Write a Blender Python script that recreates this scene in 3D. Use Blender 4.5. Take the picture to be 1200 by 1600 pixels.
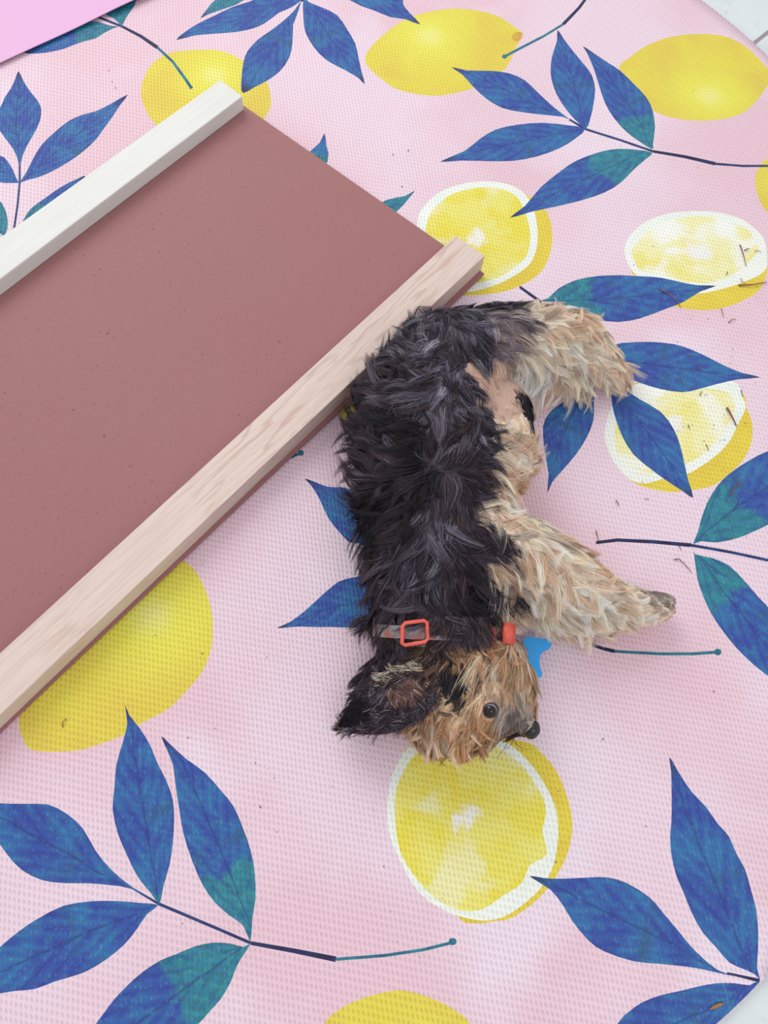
import bpy, bmesh, math, random
import numpy as np
from mathutils import Vector, Matrix
from mathutils.geometry import delaunay_2d_cdt, intersect_point_tri_2d
from mathutils.bvhtree import BVHTree
from mathutils.kdtree import KDTree

S = bpy.context.scene
for o in list(bpy.data.objects): bpy.data.objects.remove(o)
COL = S.collection
random.seed(7); rng = np.random.default_rng(7)

# ---------------------------------------------------------------- camera
FPX, TILT, ROLL, CAMH = 1300.0, math.radians(22.5), math.radians(-9), 0.86
Fv = np.array([0, math.sin(TILT), -math.cos(TILT)])
_R0 = np.array([1.0, 0, 0]); _U0 = np.array([0, math.cos(TILT), math.sin(TILT)])
_c, _s = math.cos(ROLL), math.sin(ROLL)
Rv = _c*_R0 - _s*_U0; Uv = _s*_R0 + _c*_U0
cam_data = bpy.data.cameras.new('camera'); cam = bpy.data.objects.new('camera', cam_data); COL.objects.link(cam)
cam_data.sensor_fit = 'VERTICAL'; cam_data.sensor_height = 24; cam_data.lens = 24*FPX/1600
cam_data.clip_start = 0.01
cam.matrix_world = Matrix(((Rv[0], Uv[0], -Fv[0], 0), (Rv[1], Uv[1], -Fv[1], 0), (Rv[2], Uv[2], -Fv[2], CAMH), (0, 0, 0, 1)))
S.camera = cam

# ---------------------------------------------------------------- light
W = bpy.data.worlds.new('daylight'); S.world = W; W.use_nodes = True
wb = W.node_tree.nodes['Background']; wb.inputs[0].default_value = (0.93, 0.96, 1.0, 1); wb.inputs[1].default_value = 0.78
def area(name, loc, target, size, power, col):
    l = bpy.data.lights.new(name, 'AREA'); l.size = size; l.energy = power; l.color = col
    o = bpy.data.objects.new(name, l); COL.objects.link(o); o.location = loc
    o.rotation_euler = (Vector(target)-Vector(loc)).to_track_quat('-Z', 'Y').to_euler(); return o
area('window_daylight', (-1.6, 2.3, 2.3), (0, 0.4, 0), 2.0, 50, (1.0, 0.985, 0.96))
area('ceiling_daylight', (0.9, -0.9, 2.6), (0, 0.4, 0), 1.4, 14, (1.0, 0.98, 0.97))
S.view_settings.view_transform = 'Standard'; S.view_settings.look = 'None'
S.view_settings.exposure = 0.0; S.view_settings.gamma = 1.0
try: S.view_settings.use_curve_mapping = False
except Exception: pass

# ---------------------------------------------------------------- helpers
def at(x, y, z=0.0):
    d = Fv + (x-600)/FPX*Rv - (y-800)/FPX*Uv
    return np.array([0, 0, CAMH]) + d*((z-CAMH)/d[2])
def lin(h):
    h = h.lstrip('#'); v = [int(h[i:i+2], 16)/255 for i in (0, 2, 4)]
    return tuple(c/12.92 if c <= .04045 else ((c+.055)/1.055)**2.4 for c in v)
def rgba(h): return (*lin(h), 1.0)
def tag(o, label=None, cat=None, group=None, kind=None):
    if label: o['label'] = label
    if cat: o['category'] = cat
    if group: o['group'] = group
    if kind: o['kind'] = kind
    return o
def link_mesh(name, me, mat, parent=None, smooth=False):
    o = bpy.data.objects.new(name, me); COL.objects.link(o)
    if mat is not None:
        for m in (mat if isinstance(mat, (list, tuple)) else [mat]): me.materials.append(m)
    if parent: o.parent = parent
    if smooth: me.polygons.foreach_set('use_smooth', [True]*len(me.polygons))
    return o
def from_bm(name, bm, mat, parent=None, smooth=False):
    me = bpy.data.meshes.new(name); bmesh.ops.recalc_face_normals(bm, faces=bm.faces); bm.to_mesh(me); bm.free()
    return link_mesh(name, me, mat, parent, smooth)
def empty(name, loc, rz=0):
    o = bpy.data.objects.new(name, None); COL.objects.link(o); o.location = loc; o.rotation_euler = (0, 0, rz)
    o.empty_display_size = 0.05; return o

class NT:
    def __init__(s, name):
        s.m = bpy.data.materials.new(name); s.m.use_nodes = True; s.t = s.m.node_tree
        s.b = s.t.nodes['Principled BSDF']
    def n(s, typ, **kw):
        nd = s.t.nodes.new(typ)
        for k, v in kw.items(): setattr(nd, k, v)
        return nd
    def put(s, inp, v):
        if isinstance(v, bpy.types.NodeSocket): s.t.links.new(v, inp)
        elif isinstance(v, (tuple, list)) and inp.type == 'RGBA': inp.default_value = (*v[:3], 1)
        else: inp.default_value = v
    def math(s, op, a, b=None, clamp=False):
        nd = s.n('ShaderNodeMath', operation=op); nd.use_clamp = clamp; s.put(nd.inputs[0], a)
        if b is not None: s.put(nd.inputs[1], b)
        return nd.outputs[0]
    def mix(s, f, a, b, mode='MIX'):
        nd = s.n('ShaderNodeMix', data_type='RGBA', blend_type=mode)
        s.put(nd.inputs[0], f); s.put(nd.inputs[6], a); s.put(nd.inputs[7], b); return nd.outputs[2]
    def noise(s, vec, scale, detail=3, rough=.5, dist=0.0):
        nd = s.n('ShaderNodeTexNoise'); s.put(nd.inputs['Vector'], vec); nd.inputs['Scale'].default_value = scale
        nd.inputs['Detail'].default_value = detail; nd.inputs['Roughness'].default_value = rough
        nd.inputs['Distortion'].default_value = dist; return nd.outputs[0]
    def ramp(s, f, lo, hi, a=0.0, b=1.0):
        nd = s.n('ShaderNodeMapRange', interpolation_type='SMOOTHSTEP'); s.put(nd.inputs[0], f)
        nd.inputs[1].default_value = lo; nd.inputs[2].default_value = hi; nd.inputs[3].default_value = a; nd.inputs[4].default_value = b
        return nd.outputs[0]
    def obj(s): return s.n('ShaderNodeTexCoord').outputs['Object']
    def mapping(s, vec, rot=(0, 0, 0), scale=(1, 1, 1), loc=(0, 0, 0)):
        nd = s.n('ShaderNodeMapping'); s.put(nd.inputs[0], vec); nd.inputs[1].default_value = loc
        nd.inputs[2].default_value = rot; nd.inputs[3].default_value = scale; return nd.outputs[0]
    def sep(s, vec):
        nd = s.n('ShaderNodeSeparateXYZ'); s.put(nd.inputs[0], vec); return nd.outputs
    def attr(s, name, out='Vector'):
        nd = s.n('ShaderNodeAttribute'); nd.attribute_name = name; return nd.outputs[out]
    def bump(s, h, strength, dist):
        nd = s.n('ShaderNodeBump'); s.put(nd.inputs['Height'], h); nd.inputs['Strength'].default_value = strength
        nd.inputs['Distance'].default_value = dist; s.t.links.new(nd.outputs[0], s.b.inputs['Normal'])
    def fin(s, col, rough=.6, spec=.5):
        s.put(s.b.inputs['Base Color'], col); s.put(s.b.inputs['Roughness'], rough)
        s.b.inputs['Specular IOR Level'].default_value = spec; return s.m
def plain(name, h, rough=.5, spec=.5, metal=0.0):
    t = NT(name); t.b.inputs['Metallic'].default_value = metal; return t.fin(lin(h), rough, spec)

# ---------------------------------------------------------------- rug print materials
def weave(t, col, amount=0.16, glint=0.0):
    """woven polypropylene: staggered slanted dips between raised yarns"""
    p = t.mapping(t.obj(), rot=(0, 0, math.radians(2)), scale=(1/0.0046, 1/0.0061, 1))
    wob = t.noise(t.obj(), 35, 2)
    x, y, _ = t.sep(p)
    row = t.math('FLOOR', y); fy = t.math('SUBTRACT', t.math('FRACT', y), .5)
    xs = t.math('ADD', t.math('ADD', x, t.math('MULTIPLY', row, .42)), t.math('MULTIPLY', wob, .6))
    xs = t.math('ADD', xs, t.math('MULTIPLY', fy, .62))
    fx = t.math('SUBTRACT', t.math('FRACT', xs), .5)
    d = t.math('SQRT', t.math('ADD', t.math('POWER', t.math('MULTIPLY', fx, 2.6), 2.0), t.math('POWER', t.math('MULTIPLY', fy, 1.7), 2.0)))
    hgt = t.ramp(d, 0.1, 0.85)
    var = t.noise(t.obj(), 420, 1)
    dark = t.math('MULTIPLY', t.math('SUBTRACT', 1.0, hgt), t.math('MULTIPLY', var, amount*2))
    c = t.mix(dark, col, (0.16, 0.10, 0.13))  # occlusion and dirt in the yarn gaps mixed into the colour
    if glint:
        g = t.math('MULTIPLY', t.ramp(t.noise(t.obj(), 300, 0), .60, .72), t.math('MULTIPLY', t.ramp(d, .75, 1.05), glint))
        c = t.mix(g, c, (0.35, 0.55, 0.85))
    fine = t.noise(t.mapping(t.obj(), rot=(0, 0, .35), scale=(1, .35, 1)), 1600, 1)
    t.bump(t.math('ADD', hgt, t.math('MULTIPLY', fine, .35)), .62, .0013)
    return t.fin(c, .55, .35)
def mat_pink():
    t = NT('rug_pink'); o = t.obj()
    c = t.mix(t.ramp(t.noise(o, 3.2, 3), .38, .62), lin('#e8cfdb'), lin('#e4c0cb'))
    c = t.mix(t.ramp(t.noise(t.mapping(o, loc=(3, 1, 0)), 4.5, 3), .50, .68), c, lin('#e9d4e0'))
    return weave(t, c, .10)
def mat_leaf():
    t = NT('rug_leaf'); o = t.obj(); a = t.attr('leaf_coord'); tt, ss, teal = t.sep(a)
    nz = t.noise(o, 28, 4, .6); nf = t.noise(o, 90, 3, .6)
    blue = t.mix(t.ramp(nz, .38, .66), lin('#2c4a9e'), lin('#2a66a4'))
    blue = t.mix(t.ramp(nf, .45, .75, 0, .45), blue, lin('#2a80a8'))
    # teal wash spreading from the base of some leaves
    lim = t.math('ADD', teal, t.math('MULTIPLY', t.math('SUBTRACT', nz, .5), .25))
    f = t.ramp(t.math('SUBTRACT', lim, tt), -.03, .03)
    c = t.mix(f, blue, t.mix(t.ramp(nf, .35, .7), lin('#1f6f86'), lin('#2a8b93')))
    # veins
    v = t.math('ADD', t.math('MULTIPLY', tt, 48), t.math('MULTIPLY', t.math('ABSOLUTE', ss), -16))
    v = t.math('ADD', v, t.math('MULTIPLY', nf, 5)); sv = t.math('SINE', v)
    c = t.mix(t.math('MULTIPLY', t.ramp(sv, .1, .9), t.ramp(nz, .38, .6, .05, .42)), c, lin('#2f82ac'))
    c = t.mix(t.math('MULTIPLY', t.ramp(sv, -.2, -1.0), t.ramp(nz, .6, .4, 0, .5)), c, lin('#24368e'))
    mid = t.ramp(t.math('ABSOLUTE', ss), .0, .07, .55, 0)
    c = t.mix(mid, c, lin('#1a2f72'))
    edge = t.ramp(t.math('ABSOLUTE', ss), .86, 1.0, 0, .35)
    c = t.mix(edge, c, lin('#1b2f70'))
    tip = t.ramp(tt, .86, .99, 0, .8)
    c = t.mix(tip, c, lin('#231f4c'))
    band = t.math('MULTIPLY', t.ramp(t.math('ABSOLUTE', t.math('SUBTRACT', tt, .42)), .0, .05, .5, 0), t.ramp(nz, .45, .6))
    c = t.mix(band, c, lin('#2a4766'))
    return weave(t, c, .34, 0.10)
def mat_solid(name, a, b, sc=18, glint=0.0, am=.14):
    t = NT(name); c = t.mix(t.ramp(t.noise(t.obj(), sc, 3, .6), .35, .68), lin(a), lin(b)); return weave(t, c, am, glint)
def mat_lemon():
    t = NT('rug_lemon'); o = t.obj(); a = t.attr('leaf_coord'); x, y, dp = t.sep(a)
    r = t.math('SQRT', t.math('ADD', t.math('POWER', t.math('SUBTRACT', x, .05), 2.0), t.math('POWER', t.math('SUBTRACT', y, dp), 2.0)))
    base = t.mix(t.ramp(t.noise(o, 14, 4, .6), .35, .65), lin('#e2d24c'), lin('#dfc64e'))
    c = t.mix(t.ramp(r, .05, .95, 1, 0), base, lin('#e6e154'))
    c = t.mix(t.ramp(r, .0, .30, .5, 0), c, lin('#efeaa0'))
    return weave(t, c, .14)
def mat_flesh(name, base, light, white, k):
    t = NT(name); o = t.obj(); a = t.attr('leaf_coord'); x, y, _ = t.sep(a)
    r = t.math('SQRT', t.math('ADD', t.math('POWER', x, 2.0), t.math('POWER', y, 2.0)))
    nz = t.noise(o, 13, 3, .55, .6); nb = t.noise(t.mapping(o, loc=(2, 5, 0)), 22, 3, .6, .5)
    c = t.mix(t.ramp(nb, .36, .60), lin(base), lin(light))
    c = t.mix(t.math('MULTIPLY', t.ramp(nz, .50-.04*(k > .9), .62-.02*(k > .9), 0, k), t.ramp(r, .1, .5, .5, 1)), c, lin(white))
    core = t.ramp(t.math('ADD', r, t.math('MULTIPLY', t.math('SUBTRACT', nb, .5), 1.2)), .04, .20, .9, 0)
    c = t.mix(core, c, lin('#eeebe6'))
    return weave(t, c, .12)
M_PINK = mat_pink(); M_LEAF = mat_leaf(); M_LEM = mat_lemon()
M_STEM = mat_solid('rug_stem_dark', '#1f2a5e', '#24447c', 60, 0); M_TEAL = mat_solid('rug_stem_teal', '#1f5f7c', '#2a8290', 60, 0)
M_NODE = mat_solid('rug_stem_node', '#1e1c48', '#22305e', 60); M_NIP = mat_solid('rug_lemon_tip', '#c99a3c', '#d9b04a', 80)
M_RIND = mat_solid('rug_rind', '#e4cf46', '#dfc344', 20); M_PITH = mat_solid('rug_pith', '#eef0e6', '#e7ece3', 30, am=.08)
M_FLY = mat_flesh('rug_flesh_yellow', '#e6d748', '#e8df70', '#ece9c0', .6)
M_FLP = mat_flesh('rug_flesh_pale', '#ebe184', '#eee9b0', '#f2f1e8', 1.0)
RUGM = [M_PINK, M_LEM, M_RIND, M_PITH, M_FLY, M_FLP, M_STEM, M_TEAL, M_NODE, M_LEAF, M_NIP]
MI = {m.name: i for i, m in enumerate(RUGM)}

# ---------------------------------------------------------------- rug print outlines (traced, then laid on the rug plane)
def P(s): return [tuple(float(v) for v in q.split(',')) for q in s.split()]
def smooth_closed(pts, n=3, keep=()):
    out = []; N = len(pts)
    for i in range(N):
        p0, p1, p2, p3 = (np.array(pts[(i+k-1) % N]) for k in range(4))
        for j in range(n):
            u = j/n
            out.append(tuple(.5*((2*p1)+(-p0+p2)*u+(2*p0-5*p1+4*p2-p3)*u*u+(-p0+3*p1-3*p2+p3)*u**3)))
    return out
shapes = []   # (world polygon Nx2, material index, coord function)
def w2(pts): return np.array([at(x, y)[:2] for x, y in pts])
def add_round(s, mat, cen=None, n=3, hl=0.0):
    w = w2(smooth_closed(P(s), n)); c = w.mean(0) if cen is None else w2([cen])[0]
    R = np.sqrt(((w-c)**2).sum(1)).mean()
    shapes.append((w, MI[mat], lambda q, c=c, R=R, hl=hl: np.c_[(q-c)/R, np.full(len(q), hl)]))
def add_leaf(base, tip, s, teal=0.0):
    w = w2(smooth_closed(P(s), 2)); b, t_ = w2([base, tip]); ax = t_-b; L = np.linalg.norm(ax); ax = ax/L; nn = np.array([-ax[1], ax[0]])
    # half width profile for the across-leaf coordinate, measured from the outline
    tt = (w-b)@ax/L; ss = (w-b)@nn
    def f(q):
        a = (q-b)@ax/L; s_ = (q-b)@nn; out = np.zeros(len(q))
        for i in range(len(q)):
            near = np.abs(tt-a[i]) < .12
            up = ss[near]
            if len(up) < 2: out[i] = 0; continue
            hi, lo = up.max(), up.min(); mid = (hi+lo)/2; out[i] = (s_[i]-mid)/max((hi-lo)/2, 1e-5)
        return np.c_[np.clip(a, 0, 1), np.clip(out, -1, 1), np.full(len(q), teal)]
    shapes.append((w, MI['rug_leaf'], f))
def add_stroke(pts, w0, w1, mat, blob=None):
    p = np.array(P(pts)); q = [p[0]]
    for i in range(len(p)-1):
        for k in (1, 2, 3): q.append(p[i]+(p[i+1]-p[i])*k/3)
    q = np.array(q); L = []; Rr = []
    for i in range(len(q)):
        d = q[min(i+1, len(q)-1)]-q[max(i-1, 0)]; d = d/np.linalg.norm(d); n_ = np.array([-d[1], d[0]])
        ww = (w0+(w1-w0)*i/(len(q)-1))/2; L.append(q[i]+n_*ww); Rr.append(q[i]-n_*ww)
    shapes.append((w2(L+Rr[::-1]), MI[mat], None))
    if blob:
        x, y, r = blob
        shapes.append((w2([(x+r*math.cos(a), y+r*.9*math.sin(a)) for a in np.linspace(0, 2*math.pi, 10)[:-1]]), MI[mat], None))
# lemons
add_round('238,100 262,84 290,79 320,78 345,80 370,90 385,100 410,118 421,140 423,165 415,182 390,215 330,225 280,212 242,193 225,165 220,143 226,120', 'rug_lemon', (330,118))
add_round('570,92 578,75 598,55 625,35 655,22 700,13 740,15 775,24 800,40 815,52 814,62 806,75 798,95 785,113 760,127 735,140 690,149 655,147 620,138 600,125 580,108', 'rug_lemon', (665,55))
add_round('803,53 815,51 816,58 808,66 800,63', 'rug_lemon_tip')
add_round('968,103 985,88 1010,70 1050,56 1100,53 1140,60 1170,78 1190,98 1203,112 1207,121 1202,130 1195,140 1180,160 1160,177 1130,187 1090,190 1050,185 1023,175 1000,160 975,130', 'rug_lemon', (1103,150))
add_round('1180,283 1185,262 1200,248 1230,240 1290,245 1310,290 1290,335 1230,345 1200,330 1187,312', 'rug_lemon')
add_round('290,878 312,903 327,940 332,975 330,1010 318,1045 295,1075 262,1108 225,1128 190,1150 150,1165 125,1172 90,1175 50,1172 37,1155 31,1120 60,1050 120,960 200,890 250,868', 'rug_lemon', (230,960))
add_round('500,1620 509,1597 520,1585 547,1568 579,1556 613,1548 640,1549 677,1561 707,1576 733,1597 745,1630 735,1700 690,1745 600,1750 530,1720', 'rug_lemon', (650,1680))
add_round('530,640 535,590 580,560 640,570 660,620 620,660 570,665 540,655', 'rug_lemon', (600,590))
# slices: rind, pith, flesh
add_round('652,350 690,302 765,286 825,305 850,325 860,345 863,375 858,400 845,425 820,443 790,455 750,461 715,460 690,450 660,410', 'rug_rind')
add_round('652,345 665,320 690,300 725,288 765,284 800,290 822,305 835,330 840,362 838,390 828,412 805,430 775,445 740,455 705,455 670,430 655,385', 'rug_pith')
add_round('668,345 680,325 710,303 760,293 800,302 818,325 828,360 825,395 808,415 775,435 735,443 700,440 675,410 665,375', 'rug_flesh_yellow', (750,366))
add_round('985,415 1000,446 1040,474 1065,482 1100,486 1130,482 1160,471 1185,455 1195,436 1199,415 1180,380 1100,360 1000,390', 'rug_rind')
add_round('976,396 978,380 990,362 1010,346 1036,336 1064,331 1100,330 1130,333 1160,342 1180,356 1193,370 1198,386 1199,400 1198,418 1186,430 1160,442 1130,452 1090,460 1050,455 1010,442 985,420', 'rug_pith')
add_round('987,392 1000,376 1018,356 1044,345 1084,338 1120,340 1144,348 1172,360 1176,372 1186,386 1180,398 1162,416 1140,432 1120,440 1100,444 1060,440 1030,430 1000,422 992,410', 'rug_flesh_pale', (1090,395))
add_round('987,600 1100,590 1160,615 1166,637 1172,650 1176,672 1172,697 1160,720 1140,740 1112,760 1080,766 1050,769 1020,764 997,757 975,740 955,700', 'rug_rind')
add_round('945,685 947,662 955,637 975,608 1000,598 1060,590 1120,588 1152,600 1160,620 1165,637 1152,665 1138,692 1115,715 1090,732 1075,740 1040,747 1010,755 987,750 967,732 954,712', 'rug_pith')
add_round('961,690 965,650 990,612 1060,608 1120,608 1143,618 1148,640 1130,676 1100,708 1072,725 1040,732 1008,742 985,733 968,715', 'rug_flesh_pale', (1055,665))
add_round('620,1200 700,1150 815,1157 845,1175 870,1205 887,1245 895,1285 890,1325 875,1360 850,1395 815,1425 775,1439 700,1420', 'rug_rind')
add_round('605,1260 610,1220 620,1195 640,1165 680,1148 740,1145 792,1160 825,1188 850,1222 868,1260 873,1295 870,1330 862,1360 843,1390 815,1415 785,1433 750,1438 700,1425 655,1395 625,1345 607,1300', 'rug_pith')
add_round('620,1230 640,1190 660,1172 700,1160 760,1158 780,1168 815,1194 833,1220 850,1248 853,1275 848,1300 855,1335 828,1352 815,1380 785,1400 750,1422 710,1420 675,1400 645,1365 625,1330 617,1280', 'rug_flesh_yellow', (735,1283))
# stems
add_stroke('205,1387 247,1412', 3, 4, 'rug_stem_dark'); add_stroke('247,1412 320,1443 392,1474', 5, 5, 'rug_stem_dark')
add_stroke('392,1474 460,1486 525,1499', 6, 9, 'rug_stem_node'); add_stroke('525,1499 600,1493 660,1484 708,1472', 5, 5, 'rug_stem_teal', (707,1471,6.5))
add_stroke('890,186 916,201', 3, 4, 'rug_stem_dark'); add_stroke('916,201 968,218 1020,237', 3.5, 3.5, 'rug_stem_dark')
add_stroke('1020,237 1070,246 1117,257', 4, 5.5, 'rug_stem_node'); add_stroke('1117,257 1160,260 1240,259', 3.5, 3.5, 'rug_stem_dark')
add_stroke('930,-22 905,12 880,38', 4, 5, 'rug_stem_node'); add_stroke('880,38 850,57 790,89', 3.5, 4, 'rug_stem_teal', (788,90,4))
add_stroke('31,255 31,286 28,320 20,372', 3, 3.5, 'rug_stem_dark')
add_stroke('140,22 191,41', 3, 4, 'rug_stem_dark'); add_stroke('191,41 220,56 246,74', 4, 6, 'rug_stem_node'); add_stroke('246,74 270,97 290,125 300,140', 4, 5, 'rug_stem_teal')
add_stroke('476,-25 472,4', 5, 5, 'rug_stem_node')
add_stroke('812,448 843,470', 4, 5, 'rug_stem_node'); add_stroke('843,470 880,510 930,560 957,612', 4, 4, 'rug_stem_dark')
add_stroke('932,847 965,843 1020,846 1080,852', 5, 6, 'rug_stem_node'); add_stroke('1080,852 1140,863 1200,876 1262,890', 4.5, 4.5, 'rug_stem_dark')
add_stroke('850,975 905,1000 940,1013 960,1018', 4, 6, 'rug_stem_node'); add_stroke('960,1018 1030,1022 1080,1022 1122,1019', 4.5, 5, 'rug_stem_teal', (1121,1019,6))
add_stroke('455,714 472,706', 4, 4, 'rug_stem_teal', (470,707,5))
add_stroke('1135,1520 1186,1532', 3, 6, 'rug_stem_node')
# leaves
add_leaf((249,1412),(196,1100),'195,1100 202,1117 220,1140 235,1165 245,1190 260,1220 270,1250 272,1280 270,1315 265,1350 255,1385 249,1412 235,1395 215,1370 200,1340 185,1305 176,1265 179,1230 182,1195 192,1160 199,1130',.05)
add_leaf((392,1472),(252,1150),'252,1150 265,1162 290,1185 320,1207 345,1235 365,1260 380,1295 392,1330 398,1365 399,1405 394,1435 391,1472 380,1447 360,1432 335,1410 315,1380 300,1345 287,1305 280,1265 274,1225 270,1195 260,1170',.32)
add_leaf((247,1412),(-60,1250),'-62,1248 0,1255 35,1256 75,1257 105,1272 130,1295 150,1330 175,1360 205,1385 247,1412 205,1389 170,1383 135,1380 100,1380 65,1375 35,1360 15,1340 0,1320 -30,1280',0)
add_leaf((247,1414),(-75,1570),'247,1414 220,1411 185,1408 145,1408 100,1415 60,1435 30,1455 0,1480 -40,1520 -75,1570 -40,1558 0,1552 25,1548 55,1545 90,1532 130,1520 165,1500 195,1475 215,1450 230,1428',.0)
add_leaf((392,1474),(80,1700),'392,1474 380,1480 362,1475 333,1473 304,1479 275,1491 252,1500 225,1517 202,1537 179,1561 164,1581 150,1600 115,1650 80,1700 150,1682 220,1660 270,1635 310,1600 327,1581 345,1561 360,1535 368,1514 377,1497',.40)
add_leaf((916,200),(871,47),'871,47 880,60 895,80 912,100 925,118 930,140 927,165 922,187 916,200 905,192 890,177 875,157 865,137 860,115 862,90 870,65',0)
add_leaf((1019,234),(911,72),'911,72 927,82 950,97 970,110 990,130 1010,152 1020,175 1023,200 1020,225 1019,234 1000,222 980,207 960,185 945,160 935,130 927,105 917,82',.3)
add_leaf((890,187),(705,105),'705,105 730,111 765,112 795,116 820,127 840,145 865,167 892,187 880,182 850,179 815,175 785,169 760,155 740,137 722,117',0)
add_leaf((915,200),(687,254),'915,200 890,195 850,191 810,194 775,202 750,217 725,237 687,254 720,252 755,252 800,251 840,243 875,230 900,215',0)
add_leaf((1019,239),(796,341),'1019,239 995,234 965,232 935,237 900,250 875,267 845,292 820,322 796,341 830,331 870,322 910,312 945,300 970,285 990,265 1010,248',.36)
add_leaf((31,260),(29,111),'29,111 37,127 47,142 59,157 64,170 62,187 56,202 45,222 36,242 31,260 27,247 20,232 7,215 0,205 -15,190 -12,175 0,168 7,152 17,137 24,122',0)
add_leaf((31,286),(200,147),'31,286 41,270 52,247 65,225 85,205 107,187 130,177 150,172 175,160 200,147 187,164 175,182 160,202 150,216 130,235 107,252 82,267 60,277 42,282',0)
add_leaf((31,286),(-60,260),'31,286 27,282 20,265 10,250 0,244 -40,236 -65,258 -30,280 0,286 15,287',0)
add_leaf((7,368),(-5,300),'-10,305 0,314 8,327 12,342 12,357 7,368 0,365 -20,350 -25,325',.9)
add_leaf((33,362),(135,276),'135,276 120,279 95,292 70,310 50,325 39,340 33,358 60,350 100,320',.4)
add_leaf((190,40),(205,-28),'212,0 207,12 197,27 190,41 185,35 175,27 165,20 178,-18 206,-28',.9)
add_leaf((185,41),(35,82),'185,41 172,40 160,36 147,34 130,37 60,60 35,82 60,84 82,81 102,76 117,70 135,64 150,60 162,52 175,45',.45)
add_leaf((472,-3),(275,62),'275,62 290,48 310,35 337,22 363,10 390,2 417,-6 472,-4 457,12 437,20 413,37 393,45 367,50 337,52 303,55',0)
add_leaf((440,-12),(313,27),'313,27 323,13 340,-5 380,-22 440,-14 390,-4 370,6 340,16 323,22',.9)
add_leaf((470,3),(380,147),'471,3 460,35 458,40 457,67 452,90 437,112 417,127 397,138 380,147 377,133 380,100 387,80 403,62 420,50 443,33 460,17',0)
add_leaf((474,0),(570,130),'474,-2 483,5 503,13 527,25 543,47 555,67 560,87 565,110 570,130 560,120 537,107 510,93 490,73 477,50 474,27',0)
add_leaf((480,-20),(657,38),'657,38 640,20 630,7 623,-8 560,-35 490,-22 543,0 563,10 587,18 610,27 633,30',0)
add_leaf((480,270),(507,208),'488,233 500,222 507,208 510,227 512,252 480,275 470,255',.5)
add_leaf((590,340),(648,299),'648,299 633,307 603,313 580,330 600,342 623,328 637,313',.9)
add_leaf((843,470),(1118,448),'843,470 857,465 873,450 900,437 933,431 967,430 1000,432 1033,435 1067,443 1090,447 1118,448 1093,457 1067,473 1040,483 1000,497 967,502 933,499 907,497 880,485 860,472',.32)
add_leaf((930,555),(1188,590),'930,555 962,537 983,534 1013,533 1053,537 1083,547 1110,560 1133,572 1160,583 1188,590 1153,593 1120,600 1090,608 1067,612 1033,607 1000,597 983,590 950,575',0)
add_leaf((956,610),(1083,778),'956,610 967,606 977,608 1000,623 1033,643 1053,670 1063,697 1070,727 1075,750 1083,778 1067,768 1040,750 1017,733 990,710 973,683 963,657 957,633',0)
add_leaf((920,600),(854,772),'920,598 928,613 928,633 927,657 917,683 900,710 877,737 863,753 855,770 857,740 850,700 848,667 857,647 873,633 900,617',0)
add_leaf((1083,850),(1300,700),'1083,850 1090,832 1095,812 1105,785 1120,760 1140,740 1170,720 1200,705 1250,690 1300,695 1280,750 1250,790 1200,820 1175,832 1150,842 1120,848 1095,846',.38)
add_leaf((1083,856),(1310,1140),'1083,854 1086,866 1112,872 1139,884 1165,910 1185,933 1210,960 1260,1030 1310,1140 1250,1095 1200,1056 1177,1038 1150,1012 1127,983 1110,957 1098,930 1089,901',.28)
add_leaf((1187,1530),(1045,1183),'1045,1183 1053,1195 1063,1212 1080,1237 1102,1260 1122,1288 1139,1307 1150,1333 1164,1358 1173,1389 1181,1420 1184,1448 1184,1481 1182,1512 1187,1530 1178,1522 1161,1514 1139,1504 1119,1481 1097,1456 1080,1425 1069,1397 1057,1369 1049,1335 1047,1307 1049,1282 1049,1243 1048,1206',0)
add_leaf((1150,1526),(827,1369),'827,1369 850,1372 880,1373 920,1371 950,1371 980,1380 1015,1402 1035,1425 1060,1455 1085,1485 1120,1515 1150,1526 1100,1515 1070,1510 1030,1506 990,1502 945,1487 920,1470 895,1440 880,1415 860,1390',.0)
add_leaf((1187,1533),(940,1660),'1187,1533 1170,1539 1147,1536 1119,1536 1091,1541 1063,1548 1032,1555 1004,1566 984,1580 965,1600 940,1660 1000,1680 1090,1640 1140,1590',0)
add_leaf((660,900),(476,747),'476,747 493,753 512,760 530,761 549,765 600,795 640,850 660,900 600,875 563,850 546,848 528,829 512,808 499,779 486,758',.0)
add_leaf((660,930),(432,981),'432,981 454,971 478,953 499,934 520,916 541,905 600,900 660,930 600,975 556,981 525,980 499,980 472,979 451,980',0)

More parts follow.
